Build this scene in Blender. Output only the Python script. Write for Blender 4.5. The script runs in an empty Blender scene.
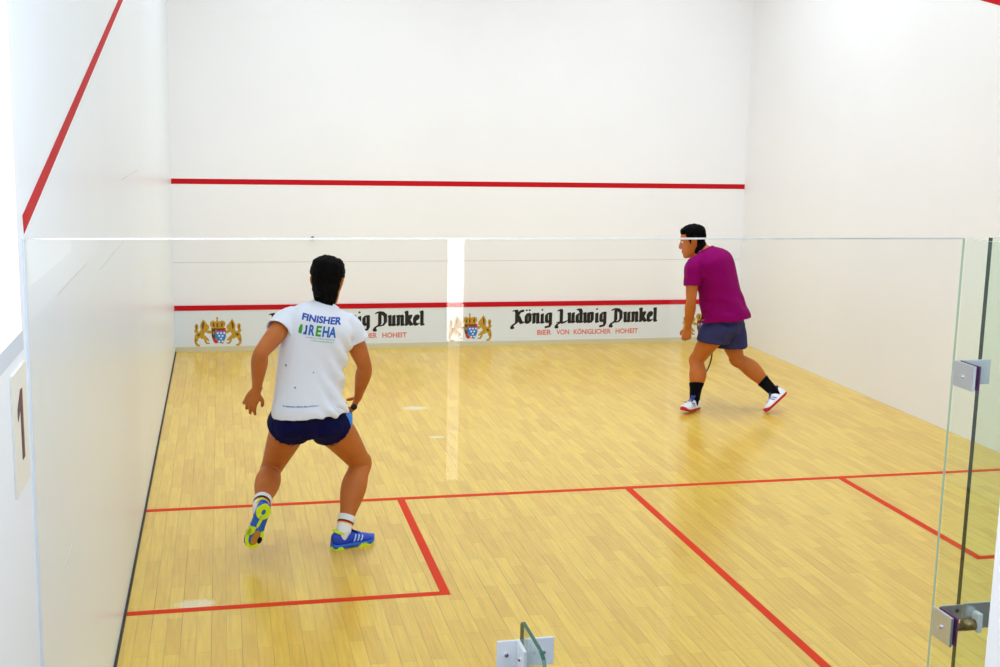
import bpy, bmesh, math, random
import numpy as np
from mathutils import Vector, Matrix, noise
from mathutils.bvhtree import BVHTree
SC = bpy.context.scene
COL = SC.collection
random.seed(4)
V = lambda *a: np.array(a, dtype=float)
def nrm(v):
    v = np.array(v, float); return v/np.linalg.norm(v)
# ------------------------------------------------------------------ camera solved from the court markings
CC = V(0.5119, -3.3652, 2.4355); YAW, PIT, ROL, FPX = 0.2267, -0.1692, 0.0206, 1212.8
cd = V(math.sin(YAW)*math.cos(PIT), math.cos(YAW)*math.cos(PIT), math.sin(PIT))
_r = V(math.cos(YAW), -math.sin(YAW), 0); _u = np.cross(_r, cd)
cr = _r*math.cos(ROL)+_u*math.sin(ROL); cu = -_r*math.sin(ROL)+_u*math.cos(ROL)
def at(x, y, ax, val):
    v = cd+(x-500)/FPX*cr-(y-333.5)/FPX*cu
    return CC+v*(val-CC[ax])/v[ax]
cam = bpy.data.cameras.new('camera'); co = bpy.data.objects.new('camera', cam); COL.objects.link(co)
M = Matrix.Identity(4)
for i in range(3):
    M[i][0] = cr[i]; M[i][1] = cu[i]; M[i][2] = -cd[i]; M[i][3] = CC[i]
co.matrix_world = M
cam.sensor_width = 36; cam.lens = FPX*36/1000; cam.clip_start = .02; cam.clip_end = 100
SC.camera = co

# ------------------------------------------------------------------ materials
def s2l(c):
    return tuple(((x/255)/12.92 if x/255 <= .04045 else ((x/255+.055)/1.055)**2.4) for x in c)
MATS = {}
def mat(name, rgb, rough=.5, metal=0., spec=.5, var=.0, vscale=8., bump=0., bscale=60., coat=0., sheen=0., stretch=(1,1,1)):
    if name in MATS: return MATS[name]
    m = bpy.data.materials.new(name); m.use_nodes = True
    nt = m.node_tree; b = nt.nodes['Principled BSDF']
    c = s2l(rgb)
    b.inputs['Base Color'].default_value = (*c, 1); b.inputs['Roughness'].default_value = rough
    b.inputs['Metallic'].default_value = metal; b.inputs['Specular IOR Level'].default_value = spec
    b.inputs['Coat Weight'].default_value = coat; b.inputs['Sheen Weight'].default_value = sheen
    if var or bump:
        tc = nt.nodes.new('ShaderNodeTexCoord'); mp = nt.nodes.new('ShaderNodeMapping'); mp.inputs['Scale'].default_value = stretch
        nt.links.new(tc.outputs['Object'], mp.inputs['Vector'])
    if var:
        n = nt.nodes.new('ShaderNodeTexNoise'); n.inputs['Scale'].default_value = vscale; n.inputs['Detail'].default_value = 4
        nt.links.new(mp.outputs['Vector'], n.inputs['Vector'])
        r = nt.nodes.new('ShaderNodeValToRGB')
        r.color_ramp.elements[0].position = .3; r.color_ramp.elements[1].position = .7
        r.color_ramp.elements[0].color = (*[x*(1-var) for x in c], 1); r.color_ramp.elements[1].color = (*[min(1, x*(1+var)) for x in c], 1)
        nt.links.new(n.outputs['Fac'], r.inputs['Fac']); nt.links.new(r.outputs['Color'], b.inputs['Base Color'])
    if bump:
        n2 = nt.nodes.new('ShaderNodeTexNoise'); n2.inputs['Scale'].default_value = bscale; n2.inputs['Detail'].default_value = 3
        nt.links.new(mp.outputs['Vector'], n2.inputs['Vector'])
        bp = nt.nodes.new('ShaderNodeBump'); bp.inputs['Strength'].default_value = bump; bp.inputs['Distance'].default_value = .01
        nt.links.new(n2.outputs['Fac'], bp.inputs['Height']); nt.links.new(bp.outputs['Normal'], b.inputs['Normal'])
    MATS[name] = m
    return m
def emit(name, rgb, k):
    m = bpy.data.materials.new(name); m.use_nodes = True; nt = m.node_tree
    b = nt.nodes['Principled BSDF']; b.inputs['Base Color'].default_value = (.8, .8, .8, 1)
    b.inputs['Emission Color'].default_value = (*s2l(rgb), 1); b.inputs['Emission Strength'].default_value = k
    return m
def glass(name, tint, ior=1.3):
    m = bpy.data.materials.new(name); m.use_nodes = True; nt = m.node_tree; nt.nodes.remove(nt.nodes['Principled BSDF'])
    out = nt.nodes['Material Output']
    t = nt.nodes.new('ShaderNodeBsdfTransparent'); t.inputs['Color'].default_value = (*tint, 1)
    g = nt.nodes.new('ShaderNodeBsdfGlossy'); g.inputs['Roughness'].default_value = .01
    f = nt.nodes.new('ShaderNodeFresnel'); ge = nt.nodes.new('ShaderNodeNewGeometry'); mr = nt.nodes.new('ShaderNodeMapRange')
    mr.inputs['To Min'].default_value = ior; mr.inputs['To Max'].default_value = 1/ior       # same mirror strength on both faces of the sheet
    nt.links.new(ge.outputs['Backfacing'], mr.inputs['Value']); nt.links.new(mr.outputs[0], f.inputs['IOR'])
    mx = nt.nodes.new('ShaderNodeMixShader')
    nt.links.new(f.outputs[0], mx.inputs[0]); nt.links.new(t.outputs[0], mx.inputs[1]); nt.links.new(g.outputs[0], mx.inputs[2])
    nt.links.new(mx.outputs[0], out.inputs['Surface'])
    return m
def floor_mat():
    m = bpy.data.materials.new('maple strip floor'); m.use_nodes = True; nt = m.node_tree; b = nt.nodes['Principled BSDF']
    N = nt.nodes.new; L = nt.links.new
    geo = N('ShaderNodeTexCoord'); mp = N('ShaderNodeMapping'); mp.inputs['Rotation'].default_value = (0, 0, math.pi/2)
    L(geo.outputs['Object'], mp.inputs['Vector'])
    br = N('ShaderNodeTexBrick'); br.inputs['Scale'].default_value = 1; br.inputs['Brick Width'].default_value = .42; br.inputs['Row Height'].default_value = .071
    br.inputs['Mortar Size'].default_value = .0006; br.inputs['Mortar Smooth'].default_value = .3; br.offset = .37; br.offset_frequency = 2
    br.inputs['Color1'].default_value = (*s2l(FLOOR_A), 1); br.inputs['Color2'].default_value = (*s2l(FLOOR_B), 1); br.inputs['Mortar'].default_value = (*s2l(FLOOR_G), 1)
    br.inputs['Bias'].default_value = -.15
    L(mp.outputs['Vector'], br.inputs['Vector'])
    # long seams between the wide panels
    br2 = N('ShaderNodeTexBrick'); br2.inputs['Brick Width'].default_value = 30; br2.inputs['Row Height'].default_value = .142; br2.inputs['Scale'].default_value = 1
    br2.inputs['Mortar Size'].default_value = .0013; br2.inputs['Mortar Smooth'].default_value = .1
    br2.inputs['Color1'].default_value = (1, 1, 1, 1); br2.inputs['Color2'].default_value = (1, 1, 1, 1); br2.inputs['Mortar'].default_value = (.5, .42, .33, 1)
    L(mp.outputs['Vector'], br2.inputs['Vector'])
    # patchy seam strength
    ns = N('ShaderNodeTexNoise'); ns.inputs['Scale'].default_value = .9; L(mp.outputs['Vector'], ns.inputs['Vector'])
    rs = N('ShaderNodeValToRGB'); rs.color_ramp.elements[0].position = .46; rs.color_ramp.elements[1].position = .66
    L(ns.outputs['Fac'], rs.inputs['Fac'])
    mul = N('ShaderNodeMix'); mul.data_type = 'RGBA'; mul.blend_type = 'MULTIPLY'
    L(rs.outputs['Color'], mul.inputs[0]); L(br.outputs['Color'], mul.inputs[6]); L(br2.outputs['Color'], mul.inputs[7])
    # grain
    mg = N('ShaderNodeMapping'); mg.inputs['Scale'].default_value = (26, 1.6, 1); L(geo.outputs['Object'], mg.inputs['Vector'])
    ng = N('ShaderNodeTexNoise'); ng.inputs['Scale'].default_value = 2.2; ng.inputs['Detail'].default_value = 5; L(mg.outputs['Vector'], ng.inputs['Vector'])
    rg = N('ShaderNodeValToRGB'); rg.color_ramp.elements[0].position = .3; rg.color_ramp.elements[1].position = .72
    rg.color_ramp.elements[0].color = (.86, .84, .78, 1); rg.color_ramp.elements[1].color = (1.06, 1.05, 1.02, 1); L(ng.outputs['Fac'], rg.inputs['Fac'])
    m2 = N('ShaderNodeMix'); m2.data_type = 'RGBA'; m2.blend_type = 'MULTIPLY'; m2.inputs[0].default_value = 1
    L(mul.outputs[2], m2.inputs[6]); L(rg.outputs['Color'], m2.inputs[7])
    # pale lamp reflections painted into the floor colour, at their own places
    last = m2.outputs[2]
    for (cx, cy, rx, ry) in GLINTS:
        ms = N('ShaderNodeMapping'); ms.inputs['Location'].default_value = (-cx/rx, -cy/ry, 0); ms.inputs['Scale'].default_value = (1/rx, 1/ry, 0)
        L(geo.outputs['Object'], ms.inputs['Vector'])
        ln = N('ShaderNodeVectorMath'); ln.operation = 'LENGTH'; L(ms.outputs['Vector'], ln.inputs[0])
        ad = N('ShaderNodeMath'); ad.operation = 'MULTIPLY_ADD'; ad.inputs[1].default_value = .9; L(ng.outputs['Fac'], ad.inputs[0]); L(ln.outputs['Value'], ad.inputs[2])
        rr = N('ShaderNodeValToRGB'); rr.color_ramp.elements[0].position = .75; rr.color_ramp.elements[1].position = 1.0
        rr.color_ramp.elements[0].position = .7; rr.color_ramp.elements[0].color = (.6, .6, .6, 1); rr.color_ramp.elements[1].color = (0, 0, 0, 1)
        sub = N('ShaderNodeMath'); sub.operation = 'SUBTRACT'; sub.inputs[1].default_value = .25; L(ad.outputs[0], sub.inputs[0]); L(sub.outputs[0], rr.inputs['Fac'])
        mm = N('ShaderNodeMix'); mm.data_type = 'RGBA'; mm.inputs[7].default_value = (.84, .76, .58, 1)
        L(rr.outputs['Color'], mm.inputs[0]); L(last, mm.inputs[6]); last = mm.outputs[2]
    L(last, b.inputs['Base Color'])
    b.inputs['Roughness'].default_value = .36; b.inputs['Specular IOR Level'].default_value = .5
    b.inputs['Coat Weight'].default_value = .45; b.inputs['Coat Roughness'].default_value = .2
    return m
FLOOR_A, FLOOR_B, FLOOR_G = (235, 195, 68), (221, 173, 50), (120, 84, 36)
_gl = [(415, 408, .16, .10), (437, 437, .08, .05), (195, 604, .14, .09)]
GLINTS = []  # reflections painted into the floor: centre and radii
for (x, y, a, b_) in _gl:
    p = at(x, y, 2, 0); GLINTS.append((p[0], p[1], a, b_))
WALL = mat('white court plaster', (248, 247, 249), .45, spec=.35, var=.012, vscale=1.3)
WALLL = mat('white gloss court plaster', (238, 245, 252), .3, spec=.5, var=.012, vscale=1.1)
WHITE = mat('white paint', (246, 246, 248), .5)
LAMP, EXPO = 43, 0.0
RED = mat('red court line paint', (198, 16, 28), .6, spec=.15)
REDF = mat('red floor line paint', (220, 56, 22), .55, spec=.1)

# ------------------------------------------------------------------ object helpers
def obj(name, bm, m, parent=None, smooth=False):
    me = bpy.data.meshes.new(name); bm.normal_update(); bm.to_mesh(me); bm.free()
    o = bpy.data.objects.new(name, me); COL.objects.link(o)
    for x in (m if isinstance(m, (list, tuple)) else [m]): me.materials.append(x)
    if smooth: me.polygons.foreach_set('use_smooth', [True]*len(me.polygons))
    if parent is not None: o.parent = parent
    return o
def tag(o, label=None, cat=None, group=None, kind=None):
    for k, v in (('label', label), ('category', cat), ('group', group), ('kind', kind)):
        if v: o[k] = v
    return o
def struct(name, bm, m, parent=None, label=None):
    o = obj(name, bm, m, parent)
    o['kind'] = 'structure'
    if label: o['label'] = label
    return o
def empty(name, loc, label, cat, group=None):
    o = bpy.data.objects.new(name, None); COL.objects.link(o); o.location = loc; o.empty_display_size = .1
    return tag(o, label, cat, group)
def bx(bm, lo, hi, bev=0, mi=0):
    lo = V(*lo); hi = V(*hi)
    g = bmesh.ops.create_cube(bm, size=1, matrix=Matrix.Translation(Vector((lo+hi)/2)) @ Matrix.Diagonal((*(hi-lo), 1)))
    fs = {f for v in g['verts'] for f in v.link_faces}
    if bev:
        es = {e for v in g['verts'] for e in v.link_edges}
        r = bmesh.ops.bevel(bm, geom=list(es), offset=bev, segments=2, affect='EDGES', clamp_overlap=True)
        fs = {f for f in r['faces']} | {f for f in fs if f.is_valid}
    for f in fs: f.material_index = mi
    return bm
def NB(): return bmesh.new()
def box(lo, hi, bev=0): return bx(NB(), lo, hi, bev)
def cyl(bm, p0, p1, r, n=16, r2=None):
    p0 = V(*p0); p1 = V(*p1); t = nrm(p1-p0); a = nrm(np.cross(t, V(.3, .5, .81))); b = np.cross(t, a)
    loft(bm, [[p+ (a*math.cos(q)+b*math.sin(q))*rr for q in np.linspace(0, 2*math.pi, n, False)] for p, rr in ((p0, r), (p1, r2 or r))])
    return bm
def loft(bm, rings, cap=True, closed=False):
    vs = [[bm.verts.new(p) for p in r] for r in rings]; n = len(vs[0]); fs = []
    for i in range(len(vs)-(0 if closed else 1)):
        A = vs[i]; B = vs[(i+1) % len(vs)]
        for j in range(n):
            fs.append(bm.faces.new((A[j], A[(j+1) % n], B[(j+1) % n], B[j])))
    if cap and not closed:
        fs.append(bm.faces.new(vs[0][::-1])); fs.append(bm.faces.new(vs[-1]))
    return fs
def spl(P, sub=5):
    """Catmull-Rom through the rows of P."""
    P = np.array(P, float); out = []
    for i in range(len(P)-1):
        p0 = P[max(i-1, 0)]; p1 = P[i]; p2 = P[i+1]; p3 = P[min(i+2, len(P)-1)]
        for k in range(sub):
            t = k/sub
            out.append(.5*((2*p1)+(p2-p0)*t+(2*p0-5*p1+4*p2-p3)*t*t+(3*p1-p0-3*p2+p3)*t**3))
    out.append(P[-1]); return np.array(out)
def ring(c, a, b, ra, rb, n=24, p=2., rb2=None):
    o = []
    for q in np.linspace(0, 2*math.pi, n, False):
        x, y = math.cos(q), math.sin(q)
        k = 1/((abs(x)**p+abs(y)**p)**(1/p))
        o.append(c+a*x*k*ra+b*y*k*(rb if y >= 0 or rb2 is None else rb2))
    return o
def tube(bm, pts, side, n=20, sub=5, p=2., hollow=None, hollow0=None, cap=True):
    """pts rows: x,y,z, radius across 'side', radius along the other axis.  hollow=(wall,depth) turns the last end into an open hem."""
    S = spl(pts, sub) if sub > 1 else np.array(pts, float)
    side = np.array(side, float); R = []
    for i in range(len(S)):
        t = nrm(S[min(i+1, len(S)-1), :3]-S[max(i-1, 0), :3])
        a = nrm(side-t*(side@t)); b = np.cross(t, a)
        R.append((S[i, :3], t, a, b, S[i, 3], S[i, 4]))
    rings = [ring(c, a, b, ra, rb, n, p) for c, t, a, b, ra, rb in R]
    def inn(idx, w, d, sgn):
        c, t, a, b, ra, rb = R[idx]
        return [ring(c, a, b, ra-w, rb-w, n, p), ring(c+t*d*sgn, a, b, ra-w-.008, rb-w-.008, n, p)]
    if hollow: rings += inn(-1, hollow[0], hollow[1], -1)
    if hollow0: rings = inn(0, hollow0[0], hollow0[1], 1)[::-1]+rings
    loft(bm, rings, cap)
    return rings
def remesh(bm, voxel, smooth_it=5, fac=.5, disp=None):
    bmesh.ops.recalc_face_normals(bm, faces=bm.faces[:])
    me = bpy.data.meshes.new('tmp'); bm.to_mesh(me); bm.free()
    o = bpy.data.objects.new('tmp', me); COL.objects.link(o)
    r = o.modifiers.new('r', 'REMESH'); r.mode = 'VOXEL'; r.voxel_size = voxel
    s = o.modifiers.new('s', 'SMOOTH'); s.factor = fac; s.iterations = smooth_it
    dg = bpy.context.evaluated_depsgraph_get(); e = o.evaluated_get(dg)
    m2 = bpy.data.meshes.new_from_object(e)
    bpy.data.objects.remove(o); bpy.data.meshes.remove(me)
    b2 = bmesh.new(); b2.from_mesh(m2); bpy.data.meshes.remove(m2)
    if disp:
        b2.normal_update()
        new = [(v, v.co+v.normal*disp(v.co, v.normal)) for v in b2.verts]
        for v, c in new: v.co = c
    return b2
def poly(bm, pts, fr, z0=0., th=0., mi=0):
    """flat polygon pts (2-D) placed by frame fr=(origin,ax,ay,az), th = thickness along az."""
    o, ax, ay, az = fr
    vs = [bm.verts.new(o+ax*x+ay*y+az*(z0+th)) for x, y in pts]
    f = bm.faces.new(vs); f.material_index = mi; f.normal_update()
    if np.array(f.normal) @ az < 0: f.normal_flip()
    if th:
        n = len(vs); lo = [bm.verts.new(o+ax*x+ay*y+az*z0) for x, y in pts]
        for i in range(n):
            g = bm.faces.new((vs[i], vs[(i+1) % n], lo[(i+1) % n], lo[i])); g.material_index = mi
    return f

# ------------------------------------------------------------------ the court
T = .2
# front, left and right walls
struct('wall_front', box((-T, 9.75, -.1), (6.4+T, 9.75+T, 6.0)), WALL)
WIN = (-1.9, -.075, 1.892, 3.6)     # opening behind the glass, on the left
lw = NB()
bx(lw, (-T, 0, -.1), (0, 9.75, 6.0))
struct('wall_left', lw, WALLL)
lg = NB()
bx(lg, (-T, -4.9, -.1), (0, 0, WIN[2]-.05)); bx(lg, (-T, WIN[1], WIN[2]-.05), (0, 0, 6.0))
bx(lg, (-T, -4.9, WIN[3]), (0, WIN[1], 6.0)); bx(lg, (-T, -4.9, WIN[2]-.05), (0, WIN[0], WIN[3]))
struct('wall_gallery_left', lg, WHITE)
struct('wall_right', box((6.4, -4.9, -.1), (6.4+T, 9.75, 6.0)), WALL)
struct('ceiling', box((-T, -4.9, 6.0), (6.4+T, 9.75+T, 6.1)), WHITE)
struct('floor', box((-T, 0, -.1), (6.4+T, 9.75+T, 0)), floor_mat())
struct('floor_gallery', box((-T, -4.9, -.1), (6.4+T, 0, 0)), mat('dark gallery carpet', (38, 37, 36), .9, bump=.3))
# painted lines
def seg_line(name, p0, p1, wdir, w, n, m, th=.0015):
    p0 = V(*p0); p1 = V(*p1); wdir = V(*wdir); n = V(*n); bm = NB()
    q = [p0-wdir*w/2, p1-wdir*w/2, p1+wdir*w/2, p0+wdir*w/2]
    lo = [bm.verts.new(x) for x in q]; hi = [bm.verts.new(x+n*th) for x in q]
    bm.faces.new(hi); bm.faces.new(lo[::-1])
    for i in range(4): bm.faces.new((lo[i], lo[(i+1) % 4], hi[(i+1) % 4], hi[i]))
    bmesh.ops.recalc_face_normals(bm, faces=bm.faces[:])
    return struct(name, bm, m)
UP = (0, 0, 1); FW = (0, 1, 0); RT = (1, 0, 0); B = (0, -1, 0)
seg_line('trim_1', (0, 9.75, 1.805), (6.4, 9.75, 1.805), UP, .055, B, RED)['label'] = 'red service line across the front wall'
seg_line('trim_2', (0, 4.285, 0), (6.4, 4.285, 0), FW, .05, UP, REDF)['label'] = 'red short line across the wooden floor'
seg_line('trim_3', (3.2, 0, 0), (3.2, 4.26, 0), RT, .05, UP, REDF)['label'] = 'red half court line'
seg_line('trim_4', (0, 2.62, 0), (1.65, 2.62, 0), FW, .05, UP, REDF)['label'] = 'back line of the near service box'
seg_line('trim_5', (1.625, 2.645, 0), (1.625, 4.26, 0), RT, .05, UP, REDF)['label'] = 'side line of the near service box'
seg_line('trim_6', (4.775, 2.62, 0), (6.4, 2.62, 0), FW, .05, UP, REDF)['label'] = 'back line of the far service box'
seg_line('trim_7', (4.80, 2.645, 0), (4.80, 4.26, 0), RT, .05, UP, REDF)['label'] = 'side line of the far service box'
sl = 2.44/9.75; k = 1/math.hypot(1, sl)
for nm, x, n in (('trim_8', 0, RT), ('trim_9', 6.4, (-1, 0, 0))):
    seg_line(nm, (x, -.0 if x else .03, 2.155), (x, 9.75, 4.595), (0, -sl*k, k), .05, n, RED)['label'] = 'sloping red out line on a side wall'
# black seam where the left wall meets the boards, pale joints between wall panels
struct('baseboard_left', box((0, .9, 0), (.012, 9.75, .012)), mat('black floor seal', (30, 24, 16), .6))
JT = mat('plaster joint', (222, 221, 214), .7)
seg_line('trim_10', (0, 9.75, .955), (6.4, 9.75, .965), UP, .008, B, JT, .001)['label'] = 'faint joint across the front wall'
for i, (y0, y1, z) in enumerate(((.62, 1.5, 1.885), (2.0, 3.4, 1.8), (.5, .75, 1.02), (3.3, 4.6, 2.12))):
    seg_line('trim_%d' % (11+i), (0, y0, z), (0, y1, z), UP, .004, RT, JT, .001)['label'] = 'hairline joint in the left wall'

# ------------------------------------------------------------------ advertising board of the tin
GOLD = mat('printed gold', (194, 150, 30), .6, var=.25, vscale=60)
BLK = mat('printed black', (12, 10, 8), .6)
BRD = mat('white board', (228, 234, 241), .35)
YB = 9.75-.018
board = tag(obj('advertising_board', box((.0, YB, .055), (6.4, 9.75, .447)), BRD),
            'long white sponsor board along the front wall foot, gold crests and black lettering', 'advertising board')
obj('red_top_strip', box((0, YB-.004, .445), (6.4, 9.75, .497)), RED, board)
obj('base_strip', box((0, YB-.006, 0), (6.4, 9.75, .056)), mat('cream base strip', (214, 206, 172), .5), board)
FR = (V(0, YB, 0), V(1, 0, 0), V(0, 0, 1), V(0, -1, 0))
def fr_off(x, z, s): return (V(x, YB, z), V(s, 0, 0), V(0, 0, s), V(0, -1, 0))
def hull(pts):
    pts = sorted(set(map(tuple, np.round(pts, 6))))
    def half(ps):
        h = []
        for p in ps:
            while len(h) > 1 and (h[-1][0]-h[-2][0])*(p[1]-h[-2][1])-(h[-1][1]-h[-2][1])*(p[0]-h[-2][0]) <= 0: h.pop()
            h.append(p)
        return h[:-1]
    return half(pts)+half(pts[::-1])
# blackletter drawn with a broad nib: every letter is a set of pen strokes; x-height 1, ascender 1.3, descender -.42
NIB = np.array([(-.15, -.08), (.105, -.02), (.15, .08), (-.105, .02)])
THIN = NIB*.42
DOT = np.array([(-.115, 0), (0, -.1), (.115, 0), (0, .1)])
LET = {
 'i': (.40, [[(.2, .86), (.2, .12), (.29, .07)]], [(.2, 1.24)]),
 'n': (.72, [[(.14, .92), (.2, .84), (.2, .07)], [(.2, .78), (.44, .93), (.53, .82), (.53, .12), (.62, .07)]], []),
 'u': (.72, [[(.14, .92), (.2, .84), (.2, .16), (.3, .06), (.5, .2)], [(.53, .92), (.53, .12), (.62, .07)]], []),
 'o': (.66, [[(.33, .93), (.18, .74), (.18, .22), (.33, .07)], [(.33, .93), (.5, .76), (.5, .24), (.33, .07)]], []),
 'ö': (.66, [[(.33, .93), (.18, .74), (.18, .22), (.33, .07)], [(.33, .93), (.5, .76), (.5, .24), (.33, .07)]], [(.2, 1.22), (.46, 1.22)]),
 'd': (.68, [[(.36, .86), (.18, .72), (.18, .22), (.33, .07), (.5, .2)], [(.24, 1.26), (.42, 1.22), (.52, 1.02), (.52, .12), (.6, .07)]], []),
 'w': (1.06, [[(.14, .92), (.2, .84), (.2, .18), (.3, .06), (.5, .2)], [(.52, .92), (.52, .16), (.62, .06), (.8, .2)], [(.72, .95), (.85, .84), (.85, .25), (.72, .07)]], []),
 'g': (.68, [[(.36, .93), (.18, .76), (.18, .26), (.33, .12), (.5, .24)], [(.36, .93), (.53, .9), (.53, -.12), (.42, -.3), (.24, -.34), (.17, -.25)]], [(.18, -.3)]),
 'k': (.70, [[(.14, 1.27), (.2, 1.18), (.2, .07)], [(.22, .6), (.46, .92), (.55, .82), (.46, .6), (.24, .52)], [(.34, .5), (.52, .2), (.62, .07)]], []),
 'e': (.60, [[(.32, .93), (.18, .74), (.18, .22), (.33, .07), (.5, .2)], [(.32, .93), (.48, .78), (.44, .6), (.2, .44)]], []),
 'l': (.42, [[(.14, 1.27), (.2, 1.18), (.2, .12), (.3, .07)]], []),
 'K': (1.02, [[(.1, 1.2), (.3, 1.22), (.36, 1.1), (.36, .16), (.2, .02), (.02, -.1), (-.08, -.25), (.02, -.38)], [(.4, .62), (.66, 1.14), (.8, 1.22), (.88, 1.1)], [(.5, .66), (.7, .2), (.82, .07), (.96, .16)]], [(.05, -.36)]),
 'L': (.92, [[(.14, 1.16), (.3, 1.24), (.4, 1.12), (.4, .2), (.28, .06)], [(.1, .1), (.3, .15), (.6, .04), (.84, .2)], [(.28, .06), (.05, -.08), (-.06, -.25), (.04, -.38)]], [(.06, -.37)]),
 'D': (1.08, [[(.12, 1.14), (.28, 1.24), (.6, 1.2), (.88, .95), (.9, .36), (.68, .08), (.4, .06)], [(.42, 1.14), (.42, .2), (.28, .06)], [(.28, .06), (.05, -.08), (-.06, -.25), (.04, -.38)]], [(.06, -.37)]),
}
def blackletter(text, X0, X1, zb, xh):
    adv = sum(.42 if c == ' ' else LET[c][0] for c in text); sx = (X1-X0)/adv; bm = NB(); x = 0
    o, ax, ay, az = FR[0]+V(X0, 0, zb), V(sx, 0, 0), V(0, 0, xh), V(0, -1, 0); fr = (o, ax, ay, az); kk = 0
    for c in text:
        if c == ' ': x += .42; continue
        w, strokes, dots = LET[c]
        for s in strokes:
            for a, b in zip(s[:-1], s[1:]):
                poly(bm, hull(np.vstack([NIB+V(*a)+V(x, 0), NIB+V(*b)+V(x, 0)])), fr, .0008+.00001*(kk % 7)); kk += 1
        for d in dots: poly(bm, (DOT+V(*d)+V(x, 0)).tolist(), fr, .0009)
        x += w
    return bm
ADT = mat('printed vermilion', (226, 96, 78), .6)
def text_mesh(txt, size, m, name, parent, fr, width=None, bold=0., height=None, z=.001, fine=0):
    cv = bpy.data.curves.new('t', 'FONT'); cv.body = txt; cv.size = 1; cv.offset = bold; cv.resolution_u = 3; cv.align_x = 'LEFT'
    o = bpy.data.objects.new('t', cv); COL.objects.link(o)
    me = bpy.data.meshes.new_from_object(o.evaluated_get(bpy.context.evaluated_depsgraph_get()))
    bpy.data.objects.remove(o)
    bm = NB(); bm.from_mesh(me); bpy.data.meshes.remove(me)
    xs = [v.co.x for v in bm.verts]; ys = [v.co.y for v in bm.verts]
    sx = (width/(max(xs)-min(xs))) if width else size
    sy = (height/(max(ys)-min(ys))) if height else size
    x0, y0 = min(xs), min(ys)
    if fine: bmesh.ops.subdivide_edges(bm, edges=bm.edges[:], cuts=fine, use_grid_fill=True)
    O, ax, ay, az = fr
    for v in bm.verts: v.co = Vector(O+ax*(v.co.x-x0)*sx+ay*(v.co.y-y0)*sy+az*z)
    if m is None: return bm
    return obj(name, bm, m, parent)
for X0, X1 in ((.985, 2.672), (3.675, 5.395)):
    obj('lettering', blackletter('König Ludwig Dunkel', X0, X1, .243, .128), BLK, board)
    for wd, xo, wl in (('BIER', 0, .165), ('VON', .225, .15), ('KÖNIGLICHER', .43, .44), ('HOHEIT', .93, .27)):
        text_mesh(wd, 1, ADT, 'fine_print', board, (V(X0+.29+xo, YB, .115), V(1, 0, 0), V(0, 0, 1), V(0, -1, 0)), width=wl, height=.07 if wd[0] == 'K' else .058, bold=.02)
# crest: two lions, crown, shield (own outline, units of 1.25 mm)
LION = [
 [(165, 185), (178, 150), (192, 130), (205, 145), (222, 170), (240, 190), (238, 215), (225, 225), (215, 240), (190, 240), (170, 235)],
 [(170, 225), (215, 235), (200, 255), (185, 275), (165, 290), (140, 295), (120, 280), (122, 262), (140, 250)],
 [(118, 275), (150, 285), (148, 310), (135, 325), (145, 345), (165, 350), (160, 365), (135, 362), (118, 340), (115, 315)],
 [(165, 285), (195, 262), (225, 290), (240, 310), (235, 320), (215, 310), (222, 330), (245, 335), (240, 345), (215, 345), (200, 325), (195, 300), (175, 300)],
 [(205, 230), (245, 225), (262, 240), (255, 255), (225, 252)],
 [(130, 255), (114, 228), (126, 208), (119, 187), (134, 165), (149, 176), (153, 202), (144, 218), (152, 242)]]
CROWN = [(258, 222), (262, 205), (244, 176), (252, 150), (272, 142), (288, 150), (298, 150), (302, 128), (296, 122), (306, 108), (318, 122), (312, 128), (316, 150), (330, 148), (350, 142), (372, 152), (376, 178), (360, 205), (366, 222)]
def mirror(p): return [(624-x, y) for x, y in p]
CB = mat('printed blue', (40, 128, 212), .6); CW = mat('printed white', (236, 240, 246), .6); CR = mat('printed red', (206, 30, 36), .6); CBR = mat('printed brown', (92, 52, 22), .6)
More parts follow.
